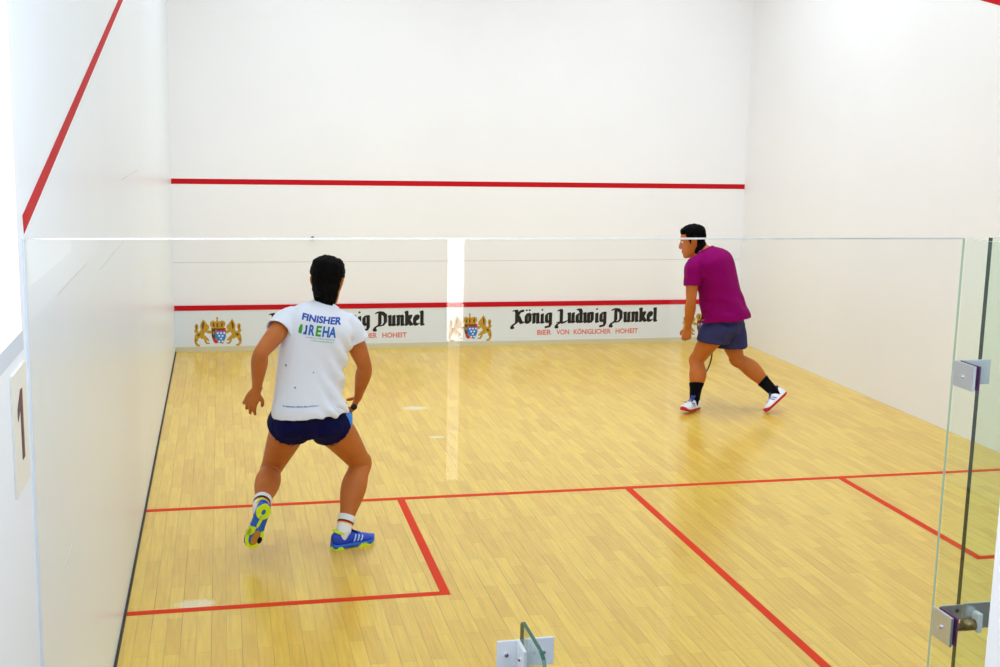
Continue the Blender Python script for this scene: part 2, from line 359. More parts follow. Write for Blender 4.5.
def crest(Xc):
    s = .00125; bm = NB(); fr = (V(Xc, YB, .213), V(s, 0, 0), V(0, 0, s), V(0, -1, 0))
    q = lambda P: [(x-312, 240-y) for x, y in P]
    z = .0006
    for P in LION:
        z += .00005
        poly(bm, q(P), fr, z); poly(bm, q(mirror(P)), fr, z)
    # brown shading strokes on the manes and limbs
    for P in ([(185, 160), (200, 152), (196, 190), (188, 225), (180, 200)], [(135, 262), (170, 250), (150, 280)], [(122, 300), (132, 296), (130, 335)], [(128, 185), (140, 190), (136, 230)]):
        poly(bm, q(P), fr, .0012, mi=4); poly(bm, q(mirror(P)), fr, .0012, mi=4)
    poly(bm, q([(255, 205), (378, 205), (380, 285), (352, 345), (318, 335), (285, 340), (262, 290)]), fr, .0013, mi=0)
    poly(bm, q([(262, 215), (288, 212), (290, 320), (276, 330), (258, 270)]), fr, .0014, mi=4)
    poly(bm, q([(270, 235), (284, 240), (280, 262), (268, 262)]), fr, .0015, mi=0); poly(bm, q([(268, 300), (286, 296), (312, 325), (300, 342), (280, 330)]), fr, .0015, mi=3)
    poly(bm, q([(300, 206), (374, 206), (374, 236), (300, 236)]), fr, .0016, mi=3)
    poly(bm, q([(288, 236), (376, 236), (374, 290), (350, 342), (318, 326), (288, 290)]), fr, .0016, mi=1)
    for k_ in range(4):     # white lozenge rows
        y = 246+k_*24
        for j in range(3):
            x = 300+j*27+(k_ % 2)*12
            if x < 362-k_*6 and (k_ < 2 or x > 300): poly(bm, q([(x, y+5), (x+10, y-5), (x+20, y+5), (x+10, y+15)]), fr, .0018, mi=2)
    poly(bm, q(CROWN), fr, .0019, mi=0)
    for P in ([(270, 160), (284, 166), (284, 198), (272, 192)], [(340, 166), (354, 160), (352, 192), (340, 198)], [(300, 165), (314, 165), (312, 200), (302, 200)]):
        poly(bm, q(P), fr, .0021, mi=4)
    poly(bm, q([(262, 222), (262, 210), (364, 210), (364, 222)]), fr, .0022, mi=4)
    return obj('coat_of_arms', bm, [GOLD, CB, CW, CR, CBR], board)
for Xc in (.445, 3.19, 5.955): crest(Xc)

# ------------------------------------------------------------------ glass back wall, fins, door, brackets
GL = glass('clear glass', (.993, .997, .994)); GLF = glass('greenish glass', (.94, .985, .955))
EDG = mat('dark green glass edge', (4, 48, 52), .15, spec=.6); EDP = mat('pale green glass edge', (172, 206, 182), .25)
EDT = mat('ground glass top edge', (212, 210, 203), .6)
def pane(name, lo, hi, axis, edge_lo, edge_hi, top, gm=GL, bottom=0, parent=None, kind=None):
    """glass sheet; faces across 'axis' are clear, the two upright edges and the top edge have their own look"""
    bm = box(lo, hi); u = 1-axis
    for f in bm.faces:
        f.normal_update(); n = f.normal
        if abs(n[axis]) > .5: f.material_index = 0
        elif n[u] < -.5: f.material_index = 1
        elif n[u] > .5: f.material_index = 2
        else: f.material_index = 3
    o = obj(name, bm, [gm, edge_lo, edge_hi, top], parent)
    if kind: o['kind'] = kind
    return o
GT = 2.122
bw = pane('window_1', (0.006, -.006, .0), (2.768, .006, GT-.0043), 1, EDP, EDP, GL, kind='structure'); bw['label'] = 'glass back wall of the court'
t1 = struct('trim_15', box((.006, -.0055, GT-.004), (2.768, .0055, GT)), EDT); t1['label'] = 'ground top edge of the glass back wall'
fin = pane('glass_fin', (2.772, -.50, 0), (2.782, -.008, GT), 0, EDG, GLF, EDP, GLF)
tag(fin, 'tall glass support fin standing at right angles to the glass back wall beside the door', 'glass fin')
door = pane('door_1', (2.862, -.010, .01), (3.76, .010, GT), 1, EDG, EDG, EDP, GLF, kind='structure'); door['label'] = 'glass court door'
w2 = pane('window_2', (3.77, -.006, 0), (6.394, .006, GT-.0043), 1, EDP, EDP, GL, kind='structure'); w2['label'] = 'glass back wall beyond the door'
struct('trim_16', box((3.77, -.0055, GT-.004), (6.394, .0055, GT)), EDT)['label'] = 'ground top edge of the far glass panel'
struct('trim_17', box((.0, -.008, 0), (.006, .008, GT)), mat('clear silicone joint', (228, 234, 240), .3))['label'] = 'silicone joint between glass and left wall'
# low fin: top edge runs level, then rounds down
fb = NB(); x0, x1 = 1.368, 1.380
prof = [(-.008, 0), (-.008, .955), (-.02, .966), (-.225, .966), (-.262, .955), (-.28, .925), (-.28, 0)]
A = [fb.verts.new((x0, y, z)) for y, z in prof]; Bv = [fb.verts.new((x1, y, z)) for y, z in prof]
fb.faces.new(A); fb.faces.new(Bv[::-1])
for i in range(len(prof)):
    f = fb.faces.new((A[i], A[(i+1) % len(prof)], Bv[(i+1) % len(prof)], Bv[i])); f.material_index = 1
bmesh.ops.recalc_face_normals(fb, faces=fb.faces[:])
lf = obj('glass_fin', fb, [GLF, mat('emerald glass edge', (6, 82, 64), .2, spec=.6)]); tag(lf, 'low glass fin with a dark green rounded edge behind the middle of the glass wall', 'glass fin')
STEEL = mat('brushed steel', (205, 210, 218), .3, metal=.75); STW = mat('white coated steel', (232, 234, 240), .35, metal=.15); BOLT = mat('bolt steel', (225, 228, 234), .2, metal=.9)
PUR = mat('violet edge reflection', (120, 40, 120), .5); BRS = mat('shaded bronze knuckle', (150, 128, 92), .3, metal=.8)  # violet: reflection on the bracket edge, put into the strip's colour
def bolt(par, p, n, r=.008, l=.006):
    p = V(*p); n = V(*n); bm = NB(); cyl(bm, p, p+n*l, r, 14, r*.8); cyl(bm, p+n*l, p+n*(l+.001), r*.4, 6); return obj('bolt', bm, BOLT, par)
br = empty('fin_bracket', (1.385, -.01, .865), 'pale steel bracket with four bolts holding the low fin to the glass wall', 'bracket')
def loc(o, bmlist): pass
def pbox(name, lo, hi, m, par, bev=.0015):
    o = obj(name, box(lo, hi, bev), m, par); o.matrix_parent_inverse = Matrix.Translation(-par.location); return o
def pobj(o, par): o.matrix_parent_inverse = Matrix.Translation(-par.location); return o
pbox('wall_plate', (1.296, -.013, .818), (1.358, -.0065, .906), STW, br)
pbox('wall_plate', (1.381, -.013, .82), (1.474, -.0065, .908), STW, br)
pbox('fin_plate', (1.358, -.10, .815), (1.3675, -.0065, .907), STW, br)
for x in (1.325, 1.44): pobj(bolt(br, (x, -.013, .862), (0, -1, 0)), br)
pobj(bolt(br, (1.358, -.05, .862), (-1, 0, 0)), br)
b2 = empty('fin_bracket', (2.772, -.01, 1.69), 'upper steel angle bracket joining the tall fin and the door', 'bracket')
pbox('fin_plate', (2.7625, -.115, 1.655), (2.7715, -.0075, 1.735), STEEL, b2)
pbox('wall_plate', (2.7835, -.014, 1.655), (2.893, -.0075, 1.735), STW, b2)
pbox('edge_strip', (2.7625, -.1165, 1.656), (2.7715, -.1155, 1.734), STW, b2, 0); pbox('edge_strip', (2.7835, -.1165, 1.656), (2.7875, -.0145, 1.734), PUR, b2, 0)
pobj(bolt(b2, (2.7625, -.06, 1.692), (-1, 0, 0), .007), b2)
b3 = empty('door_hinge', (2.79, -.01, .86), 'lower steel door hinge with round knuckle below the angle bracket', 'hinge')
pbox('fin_plate', (2.7625, -.115, .815), (2.7715, -.0075, .913), STEEL, b3)
pbox('edge_strip', (2.7835, -.1165, .816), (2.7875, -.0145, .912), PUR, b3, 0)
pbox('wall_plate', (2.7885, -.014, .86), (2.872, -.0075, .913), STEEL, b3)
pbox('door_plate', (2.875, -.014, .825), (3.02, -.0075, .915), STEEL, b3)
kn = NB(); cyl(kn, (2.80, -.03, .842), (2.865, -.03, .842), .013, 18); cyl(kn, (2.865, -.03, .848), (2.905, -.03, .848), .019, 18); pobj(obj('knuckle', kn, BRS, b3, True), b3)
pbox('clamp', (2.905, -.05, .825), (2.925, -.014, .89), STW, b3, .003)
hb = NB(); cyl(hb, (2.85, -.0142, .893), (2.85, -.0155, .893), .007, 14); pobj(obj('screw_hole', hb, BLK, b3), b3)
pobj(bolt(b3, (2.7625, -.06, .863), (-1, 0, 0), .008), b3)

# ------------------------------------------------------------------ gallery side
EMW = emit('frosted daylight pane', (255, 255, 255), 3.2)
w3 = struct('window_3', box((-.12, WIN[0], WIN[2]), (-.10, WIN[1], WIN[3])), EMW, label='bright frosted gallery window')
sill = struct('trim_18', box((-.10, WIN[0], WIN[2]-.05), (.004, WIN[1]-.002, WIN[2])), mat('pale grey sill', (214, 219, 226), .5)); sill['label'] = 'pale window sill behind the glass'
pl = tag(obj('number_plate', box((.0, -.285, 1.50), (.006, -.068, 1.81), .001), mat('ivory plate', (242, 236, 222), .4)), 'ivory plate with a dark figure 1 on the gallery wall below the bright window', 'number plate')
nb = NB(); frp = (V(.006, -.176, 1.66), V(0, 1, 0), V(0, 0, 1), V(1, 0, 0))
poly(nb, [(-.012, -.085), (.022, -.085), (.022, .095), (-.004, .095), (-.055, .055), (-.055, .025), (-.012, .05)], frp, .0003, .0012)
obj('numeral', nb, mat('dark maroon paint', (96, 50, 62), .5), pl)
gp = box((2.248, -1.15, 0), (2.38, -1.0, 6.0))
for f in gp.faces:
    f.normal_update(); f.material_index = 1 if f.normal.y > .5 else 0  # glass-facing side darkened, an added tone that mutes its reflection in the glass
struct('wall_gallery_post', gp, [WHITE, mat('darkened post face', (34, 34, 36), .8)], label='white gallery post in front of the glass')
GY = -4.5
# wall behind the viewer with a tall narrow glazed slit
sa = at(448, 240, 1, -GY)[0]; sb = at(467, 240, 1, -GY)[0]; sz = at(457, 343, 1, -GY)[2]
gb = NB(); bx(gb, (-T, GY-.2, -.1), (sa-.0, GY, 6.0)); bx(gb, (sb, GY-.2, -.1), (6.4+T, GY, 6.0)); bx(gb, (sa, GY-.2, 3.2), (sb, GY, 6.0))
struct('wall_gallery_back', gb, mat('dark gallery paint', (52, 52, 54), .7))
struct('window_4', box((sa, GY-.12, sz), (sb, GY-.1, 3.2)), emit('bright slit pane', (255, 255, 252), 17), label='upper pane of a tall slit window')
struct('window_5', box((sa+.03, GY-.12, 0.02), (sb-.02, GY-.1, sz)), emit('dim slit pane', (255, 250, 240), 4), label='lower pane of a tall slit window')

# squash ball close to the front wall
bb = NB(); bmesh.ops.create_icosphere(bb, subdivisions=3, radius=.02, matrix=Matrix.Translation(Vector(at(312.5, 238.2, 1, 9.728))))
tag(obj('squash_ball', bb, mat('dark rubber', (88, 88, 86), .7), None, True), 'small dark rubber squash ball against the white front wall above the player in white', 'ball')
# ------------------------------------------------------------------ people
def fbm(p, s, o=3):
    return noise.fractal(Vector(p)*s, 1., 2., o, noise_basis='PERLIN_ORIGINAL')
def bez(P, Q, R, t): return P*(1-t)**2+2*Q*t*(1-t)+R*t*t
def col2(p, ra, rb): return [*p, ra, rb]
class Body:
    """Joint positions in metres plus the frames that the body, clothes, shoes and hair are grown on."""
    def __init__(s, **k): s.__dict__.update(k)
    def spine(s, u):
        p = bez(s.P, s.Mid, s.N, u)
        t = nrm(bez(s.P, s.Mid, s.N, u+.02)-bez(s.P, s.Mid, s.N, u-.02))
        a = s.rP*(1-min(max(u, 0), 1))+s.rC*min(max(u, 0), 1)
        a = nrm(a-t*(a@t)); f = np.cross(t, a)      # t x right = forward
        return p, t, a, f
    def torso(s, bm, rows, n=36, **kw):
        rows = spl(rows, 4); R = []
        for u, ra, rf, rb, pw in rows:
            p, t, a, f = s.spine(u)
            R.append(ring(p, a, f, ra*s.girth, rf*s.girth*s.belly(u), n, pw, rb2=rb*s.girth))
        h = kw.get('hem')
        if h:       # open hem at the low end
            w_, d_ = h
            u, ra, rf, rb, pw = rows[0]
            p, t, a, f = s.spine(u)
            def rr(q, e): return ring(q, a, f, ra*s.girth-w_-e, rf*s.girth*s.belly(u)-w_-e, n, pw, rb2=rb*s.girth-w_-e)
            R = [rr(p+t*d_, .016), rr(p, 0)]+R
        loft(bm, R)
    def belly(s, u): return 1+s.bel*math.exp(-((u-.25)/.25)**2)
def leg_front(h, k, a, F):
    m = k-(h+a)/2; ax = nrm(a-h); m = m-ax*(m@ax)
    g = F-ax*(F@ax)
    return nrm(nrm(g)*.35+m/ max(np.linalg.norm(m), .02)*.65)
def hand(bm, W, d, n, t, curl, spread=.0, scale=1., thumb=(.5, .5)):
    """palm from wrist W along d; n = way the palm faces; t = thumb side."""
    d = nrm(d); n = nrm(n-d*(n@d)); t = nrm(t-d*(t@d)-n*(t@n)); s = scale
    tube(bm, [col2(W-d*.03*s, .027*s, .021*s), col2(W, .028*s, .02*s), col2(W+d*.03*s, .036*s, .018*s), col2(W+d*.065*s, .042*s, .0165*s), col2(W+d*.09*s, .040*s, .014*s), col2(W+d*.1*s, .034*s, .009*s)], t, 18, 4, 2.4)
    for i, (off, L) in enumerate(((.031, (.043, .026, .022)), (.0105, (.047, .030, .023)), (-.0105, (.044, .028, .023)), (-.030, (.035, .021, .020)))):
        p = W+d*(.088-.006*abs(i-1))*s+t*off*s; pts = [col2(p-d*.03*s, .0105*s, .0105*s)]; ang = curl[0]*(.8+.12*i); dirs = d*math.cos(spread*off*20)+t*math.sin(spread*off*20)
        pts.append(col2(p, .0105*s, .0105*s))
        for j, l in enumerate(L):
            v = dirs*math.cos(ang)+n*math.sin(ang); p = p+v*l*s; r = (.0098, .0092, .0078)[j]*s
            pts.append(col2(p, r, r)); ang += curl[1]
        tube(bm, pts, np.cross(d, t) if abs(ang) < .01 else t, 12, 4)
    p = W+d*.022*s+t*.022*s
    v1 = nrm(t*.75+d*.6+n*thumb[0]); v2 = nrm(d*.85+t*.2+n*thumb[1]); v3 = nrm(d*.9-t*.05+n*(thumb[1]+.25))
    tube(bm, [col2(p-v1*.015*s, .016*s, .014*s), col2(p+v1*.02*s, .0145*s, .0135*s), col2(p+v1*.042*s, .0115*s, .0115*s), col2(p+v1*.042*s+v2*.03*s, .011*s, .0105*s), col2(p+v1*.042*s+v2*.03*s+v3*.024*s, .008*s, .008*s)], n, 12, 4)
HEADT = [(-.128, .020, .080, .040), (-.118, .040, .092, .005), (-.098, .053, .094, -.035), (-.07, .061, .092, -.062), (-.04, .067, .090, -.080), (-.005, .0715, .088, -.094),
         (.03, .075, .092, -.102), (.06, .0745, .089, -.102), (.088, .066, .074, -.090), (.108, .048, .046, -.064), (.12, .022, .012, -.032)]
def head_rings(s, inflate=0., n=32):
    R = []
    for z, w_, yf, yb in spl(HEADT, 4):
        c = s.H+s.hu*z*s.hs+s.hf*((yf+yb)/2*s.hs)
        R.append(ring(c, s.hr, s.hf, w_*s.hs+inflate, (yf-yb)/2*s.hs+inflate, n, 2.15))
    return R
def make_head(s, bm):
    k = s.hs; q = lambda x, y, z: s.H+s.hr*x*k+s.hf*y*k+s.hu*z*k
    loft(bm, head_rings(s))
    # nose, brow, lips, chin, ears
    tube(bm, [col2(q(0, .084, .022), .010*k, .008*k), col2(q(0, .096, .0), .010*k, .010*k), col2(q(0, .104, -.022), .013*k, .012*k), col2(q(0, .107, -.034), .0155*k, .011*k), col2(q(0, .096, -.043), .013*k, .008*k)], s.hr, 14, 4)
    for sg in (-1, 1):
        tube(bm, [col2(q(sg*.008, .09, .026), .008*k, .008*k), col2(q(sg*.034, .083, .03), .009*k, .008*k), col2(q(sg*.056, .062, .024), .007*k, .006*k)], s.hu, 10, 3)
        tube(bm, [col2(q(sg*.03, .078, -.02), .012*k, .010*k), col2(q(sg*.046, .064, -.028), .014*k, .010*k)], s.hu, 10, 2)
        # ear: a thick rim with a lobe
        rim = [(.066, .012, -.032), (.071, .008, -.014), (.078, .002, .006), (.083, -.008, .024), (.084, -.022, .028), (.083, -.032, .016), (.079, -.030, -.004), (.072, -.018, -.022), (.067, -.004, -.038)]
        tube(bm, [col2(q(sg*x, y, z), .0062*k, .0062*k) for x, y, z in rim], s.hf, 10, 4)
        tube(bm, [col2(q(sg*.066, -.006, -.024), .014*k, .006*k), col2(q(sg*.074, -.014, .0), .016*k, .005*k), col2(q(sg*.079, -.020, .018), .012*k, .004*k)], s.hf, 12, 3)
    tube(bm, [col2(q(-.026, .080, -.066), .003*k, .004*k), col2(q(0, .096, -.064), .007*k, .0075*k), col2(q(.026, .080, -.066), .003*k, .004*k)], s.hu, 12, 4)
    tube(bm, [col2(q(-.022, .080, -.078), .003*k, .004*k), col2(q(0, .094, -.078), .0075*k, .007*k), col2(q(.022, .080, -.078), .003*k, .004*k)], s.hu, 12, 4)
    tube(bm, [col2(q(-.015, .082, -.105), .014*k, .012*k), col2(q(.015, .082, -.105), .014*k, .012*k)], s.hu, 12, 2)
def arm_rows(s, side):
    S, E, W = s.arms[side]; g = s.girth*s.armg
    L1 = E-S; L2 = W-E
    return [col2(S+nrm(s.N-S)*.055-V(0, 0, 0), .052*g, .058*g), col2(S+L1*.05, .056*g, .060*g), col2(S+L1*.3, .050*g, .053*g), col2(S+L1*.62, .046*g, .049*g), col2(S+L1*.9, .039*g, .041*g),
            col2(E+L2*.06, .039*g, .042*g), col2(E+L2*.25, .043*g, .044*g), col2(E+L2*.55, .036*g, .035*g), col2(E+L2*.85, .027*g, .024*g), col2(W, .026*g, .021*g)]
def leg_rows(s, side, ext=True):
    h, k, a = s.legs[side]; g = s.girth*s.legg; f = leg_front(h, k, a, s.fP); A = k-h; Bv = a-k; bk = -f
    return f, [col2(h-A*.10+bk*.01, .088*g, .092*g), col2(h+A*.1+bk*.008, .088*g, .094*g), col2(h+A*.35+f*.01, .082*g, .086*g), col2(h+A*.65+f*.008, .068*g, .071*g), col2(h+A*.9, .056*g, .058*g), col2(k+f*.006, .053*g, .056*g),
            col2(k+Bv*.13+bk*.010, .053*g, .056*g), col2(k+Bv*.3+bk*.022, .062*g, .066*g), col2(k+Bv*.48+bk*.018, .057*g, .060*g), col2(k+Bv*.72+bk*.006, .039*g, .041*g), col2(k+Bv*.92, .032*g, .035*g), col2(a, .032*g, .034*g)]
def make_body(s, name, label):
    bm = NB()
    s.torso(bm, [(-.13, .075, .07, .075, 2.), (-.06, .135, .10, .11, 2.2), (.02, .158, .108, .128, 2.3), (.12, .160, .108, .118, 2.3), (.28, .146, .102, .100, 2.3), (.48, .152, .108, .105, 2.3), (.66, .168, .118, .122, 2.4), (.82, .172, .108, .122, 2.4), (.92, .138, .082, .095, 2.2), (.985, .085, .06, .07, 2.), (1.02, .06, .05, .055, 2.)])
    # neck, shoulders
    nb_ = s.N-nrm(s.N-s.Mid)*.05
    tube(bm, [col2(nb_, .064, .062), col2(s.N, .058, .06), col2(s.H-s.hu*.10-s.hf*.012, .054, .058), col2(s.H-s.hu*.03-s.hf*.02, .05, .055)], s.rC, 20, 4)
    for side in ('l', 'r'):
        S, E, W = s.arms[side]
        c = s.N-nrm(s.N-s.Mid)*.06
        tube(bm, [col2(c, .05, .055), col2(c*.55+S*.45+V(0, 0, .005), .052*s.girth, .058*s.girth), col2(S, .054*s.girth, .058*s.girth)], s.fP, 18, 4)
        rows = arm_rows(s, side); elb = nrm(np.cross(E-S, W-E)) if np.linalg.norm(np.cross(E-S, W-E)) > .003 else s.rC
        tube(bm, rows, elb, 20, 4)
        hand(bm, W, **s.hands[side])
        f, rows = leg_rows(s, side)
        tube(bm, rows, np.cross(nrm(rows[-1][:3]-V(*rows[0][:3])), f), 24, 4, 2.1)
        h, k, a = s.legs[side]; fd, fu = s.feet[side]
        # glutes and foot (the foot fills the shoe)
        tube(bm, [col2(h-s.fP*.055+V(0, 0, .06), .05, .05), col2(h-s.fP*.05+V(0, 0, .0), .085*s.girth, .075*s.girth), col2(h-s.fP*.02-V(0, 0, .07), .06, .05)], s.rP, 18, 4)
        o = a-fu*.088*s.ss
        q = s.ss
        tube(bm, [col2(o+(-fd*.050+fu*.045)*q, .019*q, .021*q), col2(o+(-fd*.02+fu*.048)*q, .025*q, .028*q), col2(o+(fd*.04+fu*.040)*q, .025*q, .021*q), col2(o+(fd*.095+fu*.034)*q, .028*q, .010*q), col2(o+(fd*.14+fu*.032)*q, .02*q, .007*q)], np.cross(fu, fd), 16, 4)
    make_head(s, bm)
    bm = remesh(bm, .0046, 4, .5)
    o = obj(name, bm, s.skin, None, True)
    tag(o, label, 'person')
    # eyes
    k = s.hs
    for sg in (-1, 1):
        c = s.H+s.hr*sg*.031*k+s.hf*.0785*k+s.hu*.012*k
        eb = NB(); bmesh.ops.create_uvsphere(eb, u_segments=16, v_segments=10, radius=.0115*k, matrix=Matrix.Translation(Vector(c)))
        e = obj('eye', eb, mat('eye white', (235, 230, 222), .3), o, True)
        ib = NB(); cc = c+s.hf*.0085*k; cyl(ib, cc, cc+s.hf*.0036*k, .0052*k, 14, .004*k); obj('iris', ib, mat('brown iris', (52, 30, 18), .3), e)
        bb_ = NB(); tube(bb_, [col2(s.H+s.hr*sg*.014*k+s.hf*.097*k+s.hu*.036*k, .003, .003), col2(s.H+s.hr*sg*.034*k+s.hf*.091*k+s.hu*.041*k, .0042, .004), col2(s.H+s.hr*sg*.054*k+s.hf*.07*k+s.hu*.036*k, .002, .002)], s.hu, 8, 3)
        obj('eyebrow', bb_, s.hairm, o, True)
    return o
HAIRT = [(-.150, .040, -.01, -.070), (-.135, .048, .0, -.078), (-.118, .052, .01, -.083), (-.098, .056, .03, -.088), (-.07, .062, .06, -.094), (-.04, .067, .085, -.099)]+HEADT[5:]
def make_hair(s, body, top=.02, nape=-.150, side=-.035):
    """short hair: a shell over the skull, cut along a hairline, tufted on top"""
    bm = NB(); n = 64; k = s.hs; rows = spl(HAIRT, 8)
    outer, inner = [], []
    for z, w_, yf, yb in rows:
        ro, ri = [], []
        c = s.H+s.hu*z*k+s.hf*((yf+yb)/2*k)
        for q in np.linspace(0, 2*math.pi, n, False):
            x, y = math.cos(q), math.sin(q); kk = 1/((abs(x)**2.15+abs(y)**2.15)**(1/2.15))
            # hairline: forehead high, in front of the ear a sideburn, low at the nape
            fr_ = y
            line = nape+(side-nape)*min(1, max(0, (fr_+.75)/.45)) if fr_ < .12 else side+(.072-side)*min(1, max(0, (fr_-.12)/.42))
            if abs(x) > .82 and -.35 < fr_ < .12: line = .018+(-.01)*0+abs(fr_)*.03       # round the ear
            m = min(1, max(0, (z-line)/.018))
            base = c+s.hr*x*kk*w_*k+s.hf*y*kk*(yf-yb)/2*k
            out = nrm(base-(s.H+s.hu*.01*k))
            th = (.009+.013*min(1, max(0, (z-.0)/.09)))*m*k
            th += m*.0045*fbm(base+V(3, 1, 7), 38)+m*.006*max(0, fbm(base, 16))*(1 if z > .04 else .4)
            th += m*.004*noise.noise(Vector(base)*90)
            ro.append(base+out*(th if m > 0 else -.004)); ri.append(base-out*.006)
        outer.append(ro); inner.append(ri)
    loft(bm, outer)
    # drop what lies inside the head, then close the shell downward by keeping the outer skin only where there is hair
    o = obj('hair', bm, s.hairm, body, True)
    return o
def shirt(s, body, m, hem_u=.0, sleeve=.55, wr=None, loose=.016, bell=.0, neck=.074):
    bm = NB(); L = loose; g = s.girth
    rows = [(hem_u, .168+bell, .122+bell, .146+bell, 2.5), (hem_u+.06, .168+bell*.85, .122, .145+bell*.9, 2.5), (.2, .162+bell*.6, .120, .130+bell*.7, 2.5), (.38, .158+bell*.5, .119, .118+bell*.4, 2.5), (.55, .168+bell*.3, .124, .126, 2.5), (.70, .180, .130, .134, 2.5), (.82, .184, .122, .134, 2.5), (.91, .156, .098, .110, 2.3), (.97, .108, .074, .084, 2.1), (1.0, neck, .066, .068, 2.), (1.02, neck-.004, .062, .064, 2.)]
    rows = [(u, a+L*.3, f+L*.3, b+L*.3, p) for u, a, f, b, p in rows]
    s.torso(bm, rows, 44, hem=(.008, .05))
    ga = g*s.armg
    for side in ('l', 'r'):
        S, E, W = s.arms[side]; L1 = E-S; c = s.N-nrm(s.N-s.Mid)*.065
        tube(bm, [col2(c, .058, .062), col2(c*.55+S*.45+V(0, 0, .004), .062*ga, .069*ga), col2(S, .067*ga, .070*ga)], s.fP, 20, 4)
        flare = s.flare.get(side, 0)
        tube(bm, [col2(S+nrm(s.N-S)*.06, .066*ga, .074*ga), col2(S+L1*.04, .069*ga, .073*ga), col2(S+L1*sleeve*.45, .066*ga+flare*.4, .070*ga+flare*.3), col2(S+L1*sleeve, .063*ga+flare, .066*ga+flare*.6)], nrm(np.cross(L1, V(.1, 1, .2))), 24, 5, hollow=(.008, .05))
        # cloth web under the arm
        p, t, a, f = s.spine(.72); sg = 1 if side == 'r' else -1
        tube(bm, [col2(p+a*sg*.12*g, .08, .09), col2(S+L1*.22-nrm(S-s.N)*.02, .045*g, .05*g)], f, 16, 2)
    bm = remesh(bm, .0052, 8, .5, disp=wr)
    o = obj('shirt', bm, m, body, True)
    return o
def shorts(s, body, m, length, flare, top=.1, name='shorts', matfn=None, wr=None, extra=.012, crotch=.13, hang=0.):
    bm = NB(); g = s.girth
    tube(bm, [col2(s.P-V(0, 0, .0), .10, .10), col2(s.P-V(0, 0, crotch*.7), .075, .085), col2(s.P-V(0, 0, crotch), .05, .06)], s.rP, 20, 4)
    s.torso(bm, [(-.165, .085, .085, .095, 2.), (-.10, .125, .105, .118, 2.), (-.05, .150, .114, .128, 2.3), (.02, .163, .114, .134, 2.4), (.06, .158, .110, .124, 2.4), (top, .146, .104, .110, 2.4)], 40)
    for side in ('l', 'r'):
        h, k, a = s.legs[side]; gl = g*max(1, s.legg); f, _ = leg_rows(s, side); A = k-h; bk = -f; L = length[side]
        tube(bm, [col2(h-A*.12+bk*.004, .096*gl, .102*gl), col2(h+A*min(.08, L*.3)+bk*.006, (.102+flare*.3)*gl, (.106+flare*.3)*gl), col2(h+A*L*.6+f*.004, (.099+extra*.3+flare*.6)*gl, (.106+flare*.6)*gl), col2(h+A*L*.6+f*.004+(A*(1-hang)-V(0, 0, hang*np.linalg.norm(A)))*L*.4, (.096+flare)*gl, (.104+flare)*gl)], np.cross(nrm(A), f), 30, 4, hollow=(.012, .028))
        tube(bm, [col2(h-s.fP*.058+V(0, 0, .06), .058, .058), col2(h-s.fP*.055-V(0, 0, .01), .097*g, .087*g), col2(h-s.fP*.03-V(0, 0, .07), .078, .066)], s.rP, 18, 4)
    bm = remesh(bm, .0046, 9, .5, disp=wr)
    if matfn:
        for fc in bm.faces: fc.material_index = matfn(fc.calc_center_median())
    return obj(name, bm, m, body, True)
SECT = [(-.076, .016, .030, .058), (-.070, .028, .022, .074), (-.052, .035, .016, .086), (-.02, .0375, .014, .090), (.02, .038, .014, .088), (.055, .039, .014, .078), (.09, .0435, .014, .066), (.13, .0475, .014, .056), (.165, .045, .015, .049), (.19, .035, .017, .041), (.203, .020, .021, .034), (.208, .008, .026, .029)]
def foot_fr(s, side):
    h, k, a = s.legs[side]; fd, fu = s.feet[side]; lat = np.cross(fu, fd)
    o = a-fu*.088
    return o, fd, lat, fu
